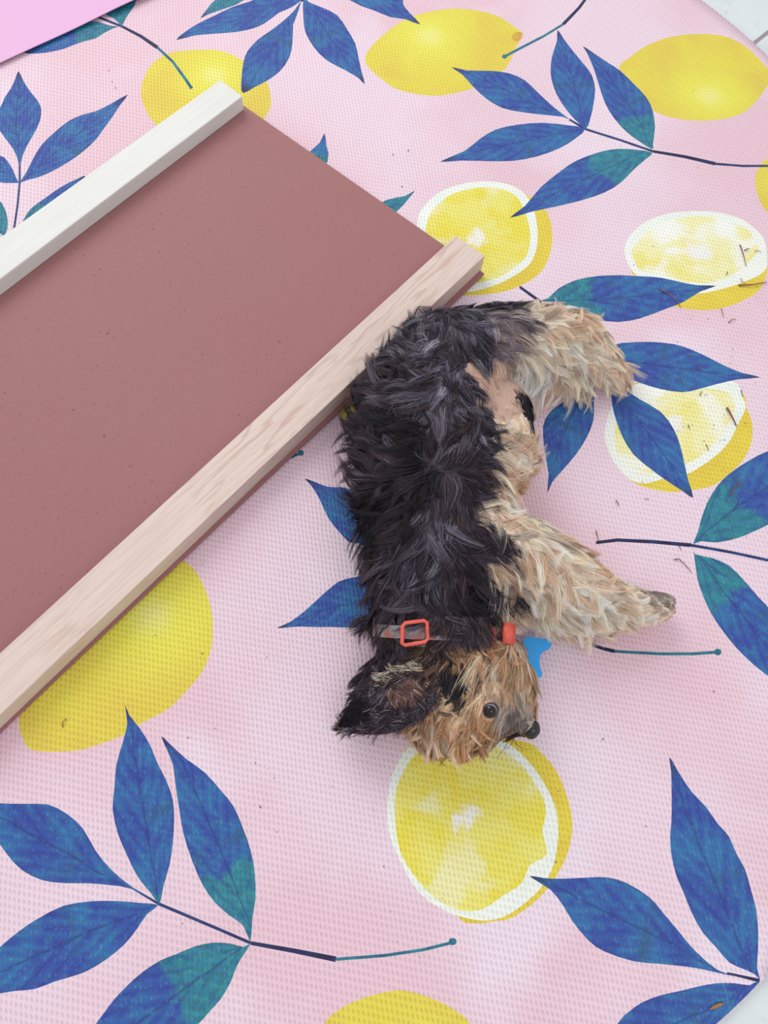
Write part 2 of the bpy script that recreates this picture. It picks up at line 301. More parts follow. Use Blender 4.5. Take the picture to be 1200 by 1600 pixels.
RUGC = np.array([-0.24, 0.591]); RUGR = 0.9175
def rug_z(x, y):
    return (.0013*np.sin(x*19+1.2*np.sin(y*9)+.4)+.0010*np.sin(y*23+x*7+1.1))*0.8
def build_rug():
    verts = []; edges = []
    def poly(pts):
        i0 = len(verts); verts.extend(Vector((float(a), float(b))) for a, b in pts)
        edges.extend((i0+i, i0+(i+1) % len(pts)) for i in range(len(pts)))
    rim = [(RUGC[0]+RUGR*math.cos(a), RUGC[1]+RUGR*math.sin(a)) for a in np.linspace(0, 2*math.pi, 361)[:-1]]
    poly(rim)
    inside = []
    for w, mi, f in shapes:
        r = np.sqrt(((w-RUGC)**2).sum(1)); w = np.where((r > RUGR-.0004)[:, None], RUGC+(w-RUGC)*((RUGR-.0004)/r)[:, None], w)
        d = np.sqrt(((w-np.roll(w, 1, 0))**2).sum(1)); w = w[d > 2e-4]
        inside.append(w); poly(w)
    g = np.arange(-1.2, 1.6, .018)
    for x in g:
        for y in g:
            if (x-RUGC[0])**2+(y-RUGC[1])**2 < (RUGR-.012)**2: verts.append(Vector((float(x), float(y))))
    vo, eo, fo, *_ = delaunay_2d_cdt(verts, edges, [], 0, 1e-6)
    V = np.array([(v[0], v[1]) for v in vo]); F = np.array([f for f in fo if len(f) == 3])
    C = V[F].mean(1)
    keep = ((C-RUGC)**2).sum(1) < RUGR**2
    F = F[keep]; C = C[keep]
    mi = np.zeros(len(F), int); lc = np.zeros((len(F), 3, 3))
    for (w0, m, f), w in zip(shapes, inside):
        lo, hi = w.min(0), w.max(0)
        idx = np.where(((C >= lo) & (C <= hi)).all(1))[0]
        if not len(idx): continue
        q = C[idx]; ins = np.zeros(len(idx), bool); a = w; b = np.roll(w, -1, 0)
        for (x1, y1), (x2, y2) in zip(a, b):
            cond = (y1 > q[:, 1]) != (y2 > q[:, 1])
            xx = (x2-x1)*(q[:, 1]-y1)/((y2-y1) if y2 != y1 else 1e-12)+x1
            ins ^= cond & (q[:, 0] < xx)
        idx = idx[ins]; mi[idx] = m
        if f is not None and len(idx):
            lc[idx] = f(V[F[idx]].reshape(-1, 2)).reshape(-1, 3, 3)
    n = len(V); used = np.unique(F)
    top = np.c_[V, rug_z(V[:, 0], V[:, 1])]
    rv = list(top); fl = [list(map(int, f)) for f in F]
    # thickness: rim wall and underside
    base = len(rv); k = len(rim); rimidx = list(range(k))
    kd = {}
    for i in range(k):
        p = rim[i]; j = int(np.argmin(((V-np.array(p))**2).sum(1))); rimidx[i] = j
        rv.append(np.array([p[0], p[1], -.0045]))
    for i in range(k): fl.append([rimidx[i], rimidx[(i+1) % k], base+(i+1) % k, base+i][::-1])
    fl.append([base+i for i in range(k)][::-1])
    me = bpy.data.meshes.new('rug'); me.from_pydata([tuple(map(float, v)) for v in rv], [], fl); me.update()
    mats = np.zeros(len(fl), np.int32); mats[:len(F)] = mi
    for m in RUGM: me.materials.append(m)
    me.polygons.foreach_set('material_index', mats)
    at_ = me.attributes.new('leaf_coord', 'FLOAT_VECTOR', 'CORNER')
    arr = np.zeros((len(me.loops), 3), np.float32)
    # faces with flipped winding keep their own corner order
    arr[:len(F)*3] = lc.reshape(-1, 3); at_.data.foreach_set('vector', arr.ravel())
    sm = np.zeros(len(fl), bool); sm[:len(F)] = True; me.polygons.foreach_set('use_smooth', sm)
    nrm = me.polygons[0].normal.z
    o = bpy.data.objects.new('rug', me); COL.objects.link(o)
    tag(o, 'round pink woven rug printed with lemons, lemon slices and blue leafy twigs', 'rug')
    return nrm
rn = build_rug()

# ---------------------------------------------------------------- floor
FZ = -.0048
def mat_floor():
    t = NT('pale_tile'); o = t.obj()
    a, b = at(1184, 63, FZ), at(1200, 50.5, FZ); ang = math.atan2(b[1]-a[1], b[0]-a[0])
    p = t.mapping(t.n('ShaderNodeVectorMath', operation='SUBTRACT').outputs[0], rot=(0, 0, -ang))
    sub = p.node.inputs[0].links[0].from_node; t.put(sub.inputs[0], o); sub.inputs[1].default_value = tuple(a)
    x, y, _ = t.sep(p)
    def line(v, off):
        f = t.math('FRACT', t.math('ADD', t.math('DIVIDE', v, .45), off)); return t.math('MULTIPLY', t.math('SUBTRACT', .5, t.math('ABSOLUTE', t.math('SUBTRACT', f, .5))), .45)
    d = t.math('MINIMUM', line(y, 0.0), line(x, .55))
    g = t.ramp(d, .0028, .0036, 1, 0)
    n1 = t.noise(o, 9, 5, .65); n2 = t.noise(o, 60, 4, .7, 1.0)
    c = t.mix(t.ramp(n1, .35, .7), lin('#d6dcdd'), lin('#c9cdd0')); c = t.mix(t.ramp(n2, .55, .75, 0, .5), c, lin('#b7bbbd'))
    c = t.mix(g, c, lin('#948a8a'))
    t.bump(t.math('SUBTRACT', n2, t.math('MULTIPLY', g, 4)), .25, .0012)
    return t.fin(c, .45, .4)
bm = bmesh.new()
vs = [bm.verts.new(p) for p in ((-3, -2, FZ), (3, -2, FZ), (3, 4, FZ), (-3, 4, FZ))]; bm.faces.new(vs)
fl = from_bm('floor', bm, mat_floor()); tag(fl, 'pale grey stone tile floor with grey grout', None, None, 'structure')

# ---------------------------------------------------------------- hardboard panel with battens
ZB0, ZB1, ZT, ZW = .0025, .0060, .0335, .0285
o0 = at(757, 427, ZB1); o1 = at(0, 1144, ZB1); ax = o1-o0; PANG = math.atan2(ax[1], ax[0])
PO = Vector((float(o0[0]), float(o0[1]), 0))
Mloc = (Matrix.Translation(PO) @ Matrix.Rotation(PANG, 4, 'Z')).inverted()
def loc(p): return Mloc @ Vector([float(v) for v in p])
def far(a, b, L):   # carry an edge on past the picture border
    a, b = loc(a), loc(b); d = (b-a).normalized(); return a+d*L
def prism(name, quad, z0, z1, mat, parent, bev):
    bm = bmesh.new(); lo = [bm.verts.new((q.x, q.y, z0)) for q in quad]; hi = [bm.verts.new((q.x, q.y, z1)) for q in quad]
    bm.faces.new(lo[::-1]); bm.faces.new(hi)
    for i in range(4): bm.faces.new((lo[i], lo[(i+1) % 4], hi[(i+1) % 4], hi[i]))
    bmesh.ops.recalc_face_normals(bm, faces=bm.faces)
    bmesh.ops.bevel(bm, geom=bm.edges[:], offset=bev, segments=3, affect='EDGES', profile=.6)
    o = from_bm(name, bm, mat, parent); return o
def mat_board():
    t = NT('hardboard'); o = t.obj()
    n1 = t.noise(o, 5, 2); n2 = t.noise(o, 700, 3, .7); n3 = t.noise(t.mapping(o, rot=(0, 0, .6), scale=(1, .45, 1)), 330, 2, .6)
    c = t.mix(n1, lin('#9c6b6a'), lin('#986566'))
    c = t.mix(t.ramp(n2, .35, .75, 0, .35), c, lin('#a97876'))
    c = t.mix(t.ramp(n3, .64, .72, 0, .55), c, lin('#6c4042'))
    c = t.mix(t.ramp(t.noise(o, 160, 1), .74, .78, 0, .6), c, lin('#6e4043'))
    t.bump(t.math('ADD', n2, n3), .18, .0006); return t.fin(c, .6, .3)
def mat_wood(name, a, b, dark, k, rough, yc=0.0):
    t = NT(name); o = t.obj()
    g = t.noise(t.mapping(o, scale=(4, 60, 60)), 3, 3, .6, .4)
    fine = t.noise(t.mapping(o, scale=(14, 420, 200)), 2, 3, .65)
    x, y, z = t.sep(o)
    # cathedral figure
    u = t.math('ADD', t.math('MULTIPLY', t.math('POWER', t.math('MULTIPLY', t.math('SUBTRACT', y, yc), 55), 2.0), 1.0), t.math('MULTIPLY', x, 7))
    u = t.math('ADD', u, t.math('MULTIPLY', t.noise(t.mapping(o, scale=(3, 22, 22)), 2.5, 3), 9))
    ring = t.ramp(t.math('SINE', t.math('MULTIPLY', u, 3.0)), .45, 1.0)
    c = t.mix(t.ramp(g, .35, .65), lin(a), lin(b))
    c = t.mix(t.math('MULTIPLY', ring, t.math('MULTIPLY', t.ramp(t.noise(o, 9, 2), .40, .62), k)), c, lin(dark))
    c = t.mix(t.ramp(fine, .58, .74, 0, k*.7), c, lin(dark))
    t.bump(fine, .15, .0006); return t.fin(c, rough, .35)
M_BOARD = mat_board()
M_BARE = mat_wood('bare_wood', '#dbc8bd', '#d3bdb1', '#b48c80', .42, .6, -.012)
M_WHITE = mat_wood('white_paint', '#dddcd7', '#d9d8d2', '#c4c1bb', .2, .5)
panel = empty('backing_panel', PO, PANG)
tag(panel, 'reddish brown hardboard panel edged with two long wooden battens, lying on the rug', 'panel')
q = [loc(o0), far(o0, o1, 1.05), far(at(383, 166, ZB1), at(0, 462, ZB1), 1.05), loc(at(384, 167, ZB1))]
# board runs on under the white batten
up = (q[3]-q[0]).normalized(); q[3] = q[3]+up*.036; q[2] = q[2]+up*.036
prism('board', q, ZB0, ZB1, M_BOARD, panel, .0007)
t0, t1, b0, b1 = at(712, 368, ZT), at(-2, 1022, ZT), at(758, 399, ZT), at(0, 1117, ZT)
prism('batten', [loc(b0), far(b0, b1, 1.04), far(t0, t1, 1.04), loc(t0)], ZB1, ZT, M_BARE, panel, .0011)['label'] = 'bare pale wooden batten with visible grain'
t0, t1, b0, b1 = at(344, 124, ZW), at(0, 371, ZW), at(379, 150, ZW), at(0, 436, ZW)
prism('batten', [loc(b0), far(b0, b1, 1.04), far(t0, t1, 1.04), loc(t0)], ZB1, ZW, M_WHITE, panel, .0018)['label'] = 'white painted wooden batten'

# ---------------------------------------------------------------- pink sheet
def mat_sheet():
    t = NT('pink_plastic'); c = t.mix(t.noise(t.obj(), 6, 2), lin('#dcaad2'), lin('#ddadd1')); return t.fin(c, .55, .3)
a, b = at(0, 97, .006), at(213, -1, .006); d = (b-a)/np.linalg.norm(b-a); n_ = np.array([-d[1], d[0], 0])
sang = math.atan2(d[1], d[0]); root_s = Vector([float(v) for v in (a+d*.12)]); root_s.z = 0
bm = bmesh.new(); NX, NY = 40, 24
grid = [[bm.verts.new((-.34+.62*i/NX, .40*j/NY, .0035+.0022*math.exp(-j/3)*(.6+.4*math.sin(i*.5))+.001*math.sin(i*.31+j*.2))) for j in range(NY+1)] for i in range(NX+1)]
for i in range(NX):
    for j in range(NY): bm.faces.new((grid[i][j], grid[i+1][j], grid[i+1][j+1], grid[i][j+1]))
ext = bmesh.ops.extrude_face_region(bm, geom=bm.faces[:]); bmesh.ops.translate(bm, verts=[v for v in ext['geom'] if isinstance(v, bmesh.types.BMVert)], vec=(0, 0, .0012))
sh = from_bm('plastic_sheet', bm, mat_sheet(), None, False); sh.location = root_s; sh.rotation_euler = (0, 0, sang)
tag(sh, 'smooth bright pink sheet lying on the rug in the upper left corner', 'sheet')

# ---------------------------------------------------------------- puppy
ZO = np.array([0, 0, 0])
# blob: px, py, radius px, centre height mm, vertical radius mm
def blob(px, py, r, zc, rz):
    c = at(px, py, zc/1000); e = at(px+r, py, zc/1000); return c, np.linalg.norm(e-c), rz/1000
chains = [
    [(700,560,78,48,44),(675,640,106,54,50),(678,720,116,57,54),(686,800,112,60,56),(690,880,112,60,56),(692,945,104,54,50),(688,995,90,48,44),(692,1060,84,46,44)],
    [(692,1060,84,46,44),(705,1100,72,44,43),(735,1115,56,45,42)],
    [(735,1095,60,45,40),(778,1105,42,42,30),(806,1122,28,39,22),(824,1136,15,38,14)],
    [(760,1070,50,40,32),(800,1085,34,34,22),(815,1105,24,34,18)],
    [(700,1010,80,50,46),(770,1030,46,42,36),(800,1060,36,38,26)],
    [(650,1050,64,44,40),(605,1075,42,30,26),(580,1100,26,22,18)],
    [(740,720,80,50,48),(765,700,70,46,42),(780,640,50,40,34)],
    [(700,560,78,50,46),(770,540,62,56,42),(840,530,52,50,36),(895,530,42,42,30),(930,560,32,32,24),(955,588,21,22,18)],
    [(740,580,50,28,26),(830,590,40,20,18),(880,592,26,17,15),(910,602,18,14,13)],
    [(750,860,80,62,48),(810,875,66,60,42),(865,900,56,52,38),(915,928,44,44,33),(965,945,33,36,27),(1005,950,25,30,23),(1028,948,20,28,20)],
    [(1020,938,13,26,16),(1040,937,10,24,14)],[(1022,950,13,29,17),(1044,949,10,26,15)],[(1018,962,12,24,15),(1036,962,10,22,13)],
    [(955,592,12,20,14),(972,578,11,18,12)],[(950,600,12,18,13),(968,600,11,16,11)],
    [(760,900,70,36,34),(830,925,50,26,24),(890,955,38,20,18),(940,965,26,18,16)],
]
def sphere_pts(c, r, rz): return c, r, rz
bm = bmesh.new()
for ch in chains:
    for (a, b) in zip(ch[:-1], ch[1:]):
        for k in range(7):
            u = k/6; v = [a[i]+(b[i]-a[i])*u for i in range(5)]
            c, r, rz = blob(*v)
            m = Matrix.Translation([float(x) for x in c]) @ Matrix.Diagonal((r, r, rz, 1))
            bmesh.ops.create_icosphere(bm, subdivisions=3, radius=1, matrix=m)
tmp = bpy.data.meshes.new('tmp'); bm.to_mesh(tmp); bm.free(); to = bpy.data.objects.new('tmp', tmp); COL.objects.link(to)
md = to.modifiers.new('r', 'REMESH'); md.mode = 'VOXEL'; md.voxel_size = .0032
ms = to.modifiers.new('s', 'SMOOTH'); ms.factor = .5; ms.iterations = 10
dg = bpy.context.evaluated_depsgraph_get(); body_me = bpy.data.meshes.new_from_object(to.evaluated_get(dg)); bpy.data.objects.remove(to)
n = len(body_me.vertices); co = np.empty(n*3); body_me.vertices.foreach_get('co', co); co = co.reshape(-1, 3)
co[:, 2] = np.maximum(co[:, 2], .0022); body_me.vertices.foreach_set('co', co.ravel()); body_me.update()
bvh = BVHTree.FromPolygons([tuple(v) for v in co], [tuple(p.vertices) for p in body_me.polygons])
def hit(px, py, zdef=.03, tree=None):
    d = Fv + (px-600)/FPX*Rv - (py-800)/FPX*Uv; d = d/np.linalg.norm(d)
    r = (tree or bvh).ray_cast(Vector((0, 0, CAMH)), Vector([float(x) for x in d]))
    return (np.array(r[0]), np.array(r[1])) if r[0] is not None else (at(px, py, zdef), np.array([0, 0, 1.0]))

PAL = {  # coat colours: (hex, weight)
    'K': [('#30242f', 4), ('#1f1621', 3), ('#483a48', 3), ('#766c7c', 2), ('#4a3836', 1)],
    'G': [('#3d3644', 3), ('#736e80', 2), ('#221b28', 3), ('#9c97a6', 1), ('#4c3e42', 1)],
    'R': [('#8a7c84', 2), ('#a8968f', 2), ('#6a6070', 2), ('#d2c0b2', 1)],
    'T': [('#f6dac2', 3), ('#fde8d4', 3), ('#e2bc9e', 2), ('#fff2e2', 2)],
    'C': [('#fae8d2', 3), ('#fff4e6', 3), ('#f0d4b6', 2), ('#fff9f0', 1)],
    'W': [('#fff8f2', 3), ('#faeee6', 2), ('#fffcf8', 2)],
    'O': [('#c4946e', 3), ('#dcb088', 3), ('#a4744e', 2), ('#f2d6b2', 1)],
    'F': [('#d8ae8c', 3), ('#ecccac', 3), ('#b08a6c', 2), ('#7c6858', 1), ('#fae8d2', 1)],
    'B': [('#3a2c2e', 3), ('#6a5044', 2), ('#241c22', 2), ('#b08e76', 1)],
    'M': [('#b0a298', 3), ('#ccbcb0', 2), ('#7b7070', 2), ('#e6d6c4', 1)],
    'X': [('#100b13', 4), ('#1a131d', 2), ('#3a3240', 1)],
    'I': [('#f6ecd4', 3), ('#e8d8b8', 2), ('#fcf6e8', 1)],
    'P': [('#cdaa98', 1), ('#e0c4b2', 1)],
}
# guide: px py | flow direction in the picture | length mm | colour class | lift
GS = '''640,487,.2,-1,20,K,.5 690,480,.7,-.7,18,G,.4 740,480,.9,-.4,18,G,.4 800,488,1,-.2,20,G,.4 845,490,.9,-.3,20,T,.4 600,510,-.4,-.9,20,K,.5 570,560,-.6,-.8,22,K,.5
552,600,-.7,-.6,31,K,.6 540,640,-.8,-.3,32,K,.6 538,690,-.9,-.3,34,K,.6 540,740,-.8,-.6,34,K,.6 552,800,-.9,-.3,30,K,.6 560,850,-1,.0,30,K,.55 565,900,-.9,.2,22,K,.5
565,950,-.8,.4,20,K,.5 580,1000,-.6,.6,20,K,.5 575,1040,-.8,.5,20,K,.5
650,530,-.5,-.6,22,G,.35 690,520,-.2,.9,22,G,.3 740,510,.5,.4,22,G,.3 790,505,.8,.2,22,R,.3 822,505,1,.0,20,R,.35 835,488,1,-.1,20,T,.4 815,520,.9,.2,22,R,.3 845,515,.9,.1,22,T,.35 740,540,.5,.8,22,G,.3 790,530,.8,.5,24,R,.3 700,570,-.6,.7,24,G,.3 640,590,-.7,-.2,26,K,.35 600,620,-.8,-.3,26,K,.4
680,640,-.2,.8,26,G,.3 730,610,.3,.9,24,G,.3 740,660,.6,.5,22,G,.3 640,680,-.6,-.4,28,X,.4 600,710,-.8,-.4,28,K,.4 700,710,.4,-.5,26,K,.35 750,700,.9,.1,22,G,.3 660,750,-.5,.4,28,X,.4
710,770,.3,.8,28,K,.35 620,790,-.7,.4,28,X,.4 750,760,.8,.3,22,K,.3 680,820,.1,.9,28,G,.35 630,850,-.5,.7,26,K,.4 740,830,.6,.6,24,K,.35 780,840,.5,.5,20,K,.35
600,900,-.7,.5,26,K,.4 660,890,-.3,.8,26,G,.35 720,890,.3,.8,24,K,.35 620,950,-.5,.7,24,K,.4 680,950,.0,1,24,K,.35 740,940,.3,.9,22,X,.35 790,930,.5,.8,20,G,.3
770,620,.3,.9,9,P,.1 790,600,.4,.8,9,P,.1 800,640,.3,.9,9,P,.1 755,590,.5,.5,9,P,.1 815,660,.3,.9,8,T,.2 826,637,.3,.9,12,X,.15 829,650,.4,.9,10,X,.15
800,690,.8,-.2,18,T,.25 790,730,.9,.2,20,T,.3 830,690,.8,-.1,18,T,.3 845,740,.9,.2,18,T,.3 800,780,.6,.7,20,T,.3 835,790,.5,.7,20,C,.3 770,790,.7,.6,20,T,.3
830,560,.6,.6,24,C,.35 850,540,.8,.4,26,C,.35 840,600,.1,1,24,W,.35 820,580,.2,1,24,W,.35 860,510,1,.0,22,T,.4 890,500,.9,-.1,20,T,.4 920,510,.9,.3,20,T,.4 880,550,.9,.4,26,C,.35
930,545,.8,.5,20,C,.35 955,560,.8,.6,18,T,.35 970,585,.7,.8,16,T,.35 945,600,.3,.9,18,C,.35 900,590,.4,.9,22,T,.35 870,620,.0,1,20,T,.35 910,600,.2,1,18,C,.3 845,640,-.4,.9,16,T,.3
800,820,.9,.3,22,T,.35 840,830,.9,.3,22,C,.35 860,850,.9,.4,22,T,.35 880,860,.9,.4,22,T,.35 820,870,.7,.6,26,T,.35 870,890,.8,.5,26,T,.35 920,890,.9,.4,20,T,.35 920,930,.8,.5,22,C,.3
960,910,1,.3,16,T,.3 990,925,1,.2,12,T,.25 1020,935,1,.1,9,M,.2 1040,950,1,.1,5,T,.15 1042,937,1,.0,5,M,.15 1036,963,1,.2,5,T,.15 1010,965,.8,.5,10,C,.25 970,960,.7,.7,18,C,.3 950,985,.5,.8,18,C,.3 900,970,.5,.8,22,C,.3
860,960,.4,.9,22,C,.3 850,930,.5,.8,24,C,.3 810,950,.4,.9,22,T,.3 820,980,.2,.9,16,W,.25 800,900,.6,.7,24,T,.3 790,960,.4,.8,20,T,.3
640,975,-.2,.9,20,K,.35 700,970,.1,1,22,K,.35 760,970,.2,.9,22,X,.35 700,995,.1,1,18,K,.3 600,985,-.5,.8,22,K,.4 735,995,.2,1,16,B,.3 610,1020,-.5,.7,20,K,.3 650,1020,-.3,.9,16,B,.3 690,1015,.3,.7,16,B,.4 680,1035,-.5,.6,16,B,.4 715,1015,.4,.5,14,O,.4 745,1020,.3,.5,14,O,.4
720,1035,-.4,.9,16,B,.3 730,1055,-.35,.95,18,X,.12 715,1075,-.4,.9,16,X,.12 745,1040,-.3,.9,18,X,.12 722,1095,-.4,.9,18,B,.15 718,1052,-.35,.95,22,X,.12 770,1012,.1,.6,16,O,.35 800,1015,-.5,.9,30,F,.25 825,1025,-.4,1,16,F,.25 770,1040,-.4,1,28,F,.22 800,1050,-.3,1,28,F,.22
825,1060,-.15,1,16,F,.2 835,1090,.0,1,14,F,.2 760,1070,-.4,1,16,F,.15 790,1080,-.2,1,14,F,.15 745,1090,-.4,.9,14,F,.15 808,1100,.0,1,14,M,.15 790,1115,-.5,1,12,M,.15 815,1118,-.2,1,9,M,.12 825,1128,.1,1,5,M,.1
800,1140,-.3,1,14,B,.2 810,1145,-.4,.9,10,B,.2 785,1145,-.3,1,16,M,.2 725,1110,-.4,.9,18,F,.2 700,1100,-.4,.9,18,F,.25 680,1110,-.3,1,20,O,.3 735,1140,-.3,.9,18,O,.35 760,1145,.0,1,16,O,.35 710,1150,-.2,1,20,O,.35
680,1140,-.3,1,20,T,.3 655,1140,-.5,.8,20,F,.3 640,1150,-.7,.6,18,T,.3 700,1170,-.2,1,16,O,.35 740,1165,.1,1,14,O,.35 660,1160,-.5,.9,18,T,.35 665,1080,-.3,.6,12,B,.3 640,1060,-.5,.6,14,B,.3 660,1050,-.4,.6,14,B,.35
600,1060,-.7,.5,22,K,.4 580,1090,-.8,.4,22,K,.4 570,1060,-.9,.2,22,K,.4 575,1110,-.9,.3,20,K,.4 610,1110,-.7,.5,18,K,.4 590,1130,-.8,.4,18,X,.4'''
gp, gd, gl, gc, glift = [], [], [], [], []
for g in GS.split():
    x, y, dx, dy, L, c, lf = g.split(','); x, y, dx, dy = float(x), float(y), float(dx), float(dy)
    p, nr = hit(x, y); m = math.hypot(dx, dy); q2 = at(x+dx/m*15, y+dy/m*15, p[2]); dd = q2-p; dd /= np.linalg.norm(dd)
    gp.append(p); gd.append(dd); gl.append(float(L)/1000); gc.append(c); glift.append(float(lf))
gp = np.array(gp); gd = np.array(gd); gl = np.array(gl); glift = np.array(glift); gcx = np.array([list(PAL).index(c) for c in gc])
PALC = [[lin(h) for h, w in v] for v in PAL.values()]; PALW = [np.array([w for h, w in v], float)/sum(w for h, w in v) for v in PAL.values()]
def guide_eval(p, power=4):
    out_d = np.empty((len(p), 3)); out_l = np.empty(len(p)); out_f = np.empty(len(p))
    for i in range(0, len(p), 4000):
        q = p[i:i+4000]; d2 = ((q[:, None]-gp[None])**2).sum(2)+1e-6; w = d2**(-power/2); w /= w.sum(1)[:, None]
        d = w@gd; out_d[i:i+4000] = d/np.linalg.norm(d, axis=1)[:, None]; out_l[i:i+4000] = w@gl; out_f[i:i+4000] = w@glift
    return out_d, out_l, out_f
def nearest_class(p, jit):
    q = p+rng.normal(0, jit, p.shape); out = np.empty(len(p), int)
    for i in range(0, len(p), 4000): out[i:i+4000] = ((q[i:i+4000, None]-gp[None])**2).sum(2).argmin(1)
    return gcx[out]
def unit(v): return v/np.maximum(np.linalg.norm(v, axis=-1, keepdims=True), 1e-9)

def mat_hair():
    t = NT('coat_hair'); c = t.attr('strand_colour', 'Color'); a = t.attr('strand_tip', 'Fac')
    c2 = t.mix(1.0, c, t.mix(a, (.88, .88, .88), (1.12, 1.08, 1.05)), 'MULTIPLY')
    m = t.fin(c2, .38, .30)
    tr = t.n('ShaderNodeBsdfTranslucent'); t.put(tr.inputs[0], c2); mx = t.n('ShaderNodeMixShader'); mx.inputs[0].default_value = .30
    t.t.links.new(t.b.outputs[0], mx.inputs[1]); t.t.links.new(tr.outputs[0], mx.inputs[2])
    t.t.links.new(mx.outputs[0], t.t.nodes['Material Output'].inputs['Surface'])
    return m
M_HAIR = mat_hair()
def build_hair(name, roots, normals, parent, strands_per_tuft=38, width=.00018, dirs=None, lens=None, lifts=None, cls=None, clumpk=.86, kind='stuff', zmin=.0015):
    N = len(roots)
    if dirs is None: dirs, lens, lifts = guide_eval(roots)
    nt = max(1, N//strands_per_tuft); ti = rng.choice(N, nt, replace=False)
    kd = KDTree(nt)
    for k, i in enumerate(ti): kd.insert(roots[i], k)
    kd.balance(); tid = np.array([kd.find(r)[1] for r in roots])
    if cls is None:
        tcl = nearest_class(roots[ti], .004); scl = nearest_class(roots, .003)
        cl = np.where(rng.random(N) < .6, tcl[tid], scl)
    else: cl = cls
    keep = ~((cl == list(PAL).index('P')) & (rng.random(N) < .6))
    # per tuft variation
    tang = rng.normal(0, .42, nt); tcurl = rng.normal(0, .8, nt); tlen = rng.uniform(.7, 1.35, nt); tlift = rng.uniform(.5, 1.7, nt); tval = rng.normal(0, .22, nt)
    calm = (np.linalg.norm(roots[ti]-at(765, 1070, .06), axis=1) < .045); tang = np.where(calm, tang*.3, tang); tcurl = np.where(calm, tcurl*.35+.15, tcurl)
    tci = rng.random(nt)
    def rot(d, n_, a):
        a = a[:, None]; return d*np.cos(a)+np.cross(n_, d)*np.sin(a)+n_*(n_*d).sum(1)[:, None]*(1-np.cos(a))
    ang = tang[tid]+rng.normal(0, .13, N)
    tan = dirs-normals*(dirs*normals).sum(1)[:, None]; tl = np.linalg.norm(tan, axis=1); tan = unit(tan)
    D = unit(.7*tan+.3*dirs); D = rot(D, normals, ang)
    lift = lifts*tlift[tid]*rng.uniform(.8, 1.2, N); L = lens*tlen[tid]*rng.uniform(.75, 1.15, N)
    side = unit(np.cross(normals, D)); curl = tcurl[tid]+rng.normal(0, .12, N); ck = np.where(calm, .3, 1.0)[tid][:, None, None]
    K = 6; T = np.linspace(0, 1, K)
    def path(r0, D, nn, side, L, lift, curl):
        pts = []
        for t in T:
            q = D*(t)+nn*(lift*(t-.62*t*t))[:, None]+side*(curl*.45*t*t)[:, None]
            pts.append(r0+q*L[:, None]+np.array([0, 0, -1.0])*(.10*L*t*t)[:, None])
        return np.stack(pts, 1)
    A = path(roots, D, normals, side, L, lift, curl)
    ct = ti[tid]; Bc = path(roots[ct], D[ct], normals[ct], side[ct], L[ct]*1.03, lift[ct], curl[ct])
    w = (clumpk*(T**.8))[None, :, None]*ck
    dist = np.linalg.norm(roots-roots[ct], axis=1)
    w = w*np.clip(1.25-dist/.012, 0.0, 1)[:, None, None]
    A = A*(1-w)+Bc*w
    ph = rng.random(N)*6.28; amp = L*.02
    A += (np.sin(T[None]*7+ph[:, None])*amp[:, None]*T[None])[..., None]*side[:, None]
    A[..., 2] = np.maximum(A[..., 2], zmin)
    A = A[keep]; cl = cl[keep]; tidk = tid[keep]; Nk = len(A); nn = normals[keep]
    # colours
    colr = np.empty((Nk, 3)); r_t = tci[tidk]; r_s = rng.random(Nk); rr = np.where(rng.random(Nk) < .6, r_t, r_s)
    for c in range(len(PALC)):
        m = cl == c
        if not m.any(): continue
        cum = np.cumsum(PALW[c]); pick = np.searchsorted(cum, rr[m]*.9999); colr[m] = np.array(PALC[c])[np.minimum(pick, len(PALC[c])-1)]
    colr *= np.exp(tval[tidk]+rng.normal(0, .12, Nk))[:, None]; colr = np.clip(colr, 0, .95)
    # tapering half round strands, ridge turned away from the skin
    tg = unit(np.gradient(A, axis=1)); tilt = rng.normal(0, .45, Nk)[:, None, None]
    u1 = unit(np.cross(tg, np.broadcast_to(nn[:, None], tg.shape)+1e-4)); u2 = np.cross(u1, tg); u2 = np.where((u2*nn[:, None]).sum(2, keepdims=True) < 0, -u2, u2)
    sd = unit(u1*np.cos(tilt)+u2*np.sin(tilt)); rg = unit(np.cross(tg, sd)); rg = np.where((rg*nn[:, None]).sum(2, keepdims=True) < 0, -rg, rg)
    wd = (width*1.25*rng.uniform(.7, 1.3, Nk))[:, None]*(1-T**1.6*.92)[None]; wd = wd[..., None]
    V = np.stack([A-sd*wd, A+rg*wd*.55, A+sd*wd], 2)   # N,K,3,3
    idx = np.arange(Nk*K*3).reshape(Nk, K, 3)
    q = [np.stack([idx[:, :-1, k], idx[:, :-1, k+1], idx[:, 1:, k+1], idx[:, 1:, k]], -1).reshape(-1, 4) for k in range(2)]
    q = np.concatenate(q); me = bpy.data.meshes.new(name)
    me.vertices.add(Nk*K*3); me.vertices.foreach_set('co', V.astype(np.float32).ravel())
    me.loops.add(q.size); me.loops.foreach_set('vertex_index', q.ravel().astype(np.int32))
    me.polygons.add(len(q)); me.polygons.foreach_set('loop_start', np.arange(0, q.size, 4, dtype=np.int32))
    me.update(calc_edges=True); me.polygons.foreach_set('use_smooth', np.ones(len(q), bool))
    ca = me.attributes.new('strand_colour', 'FLOAT_COLOR', 'POINT')
    cc = np.ones((Nk, K*3, 4), np.float32); cc[..., :3] = colr[:, None]; ca.data.foreach_set('color', cc.ravel())
    ta = me.attributes.new('strand_tip', 'FLOAT', 'POINT'); ta.data.foreach_set('value', np.tile(np.repeat(T, 3), Nk).astype(np.float32))
    o = link_mesh(name, me, M_HAIR, parent); tag(o, None, None, None, kind); return o

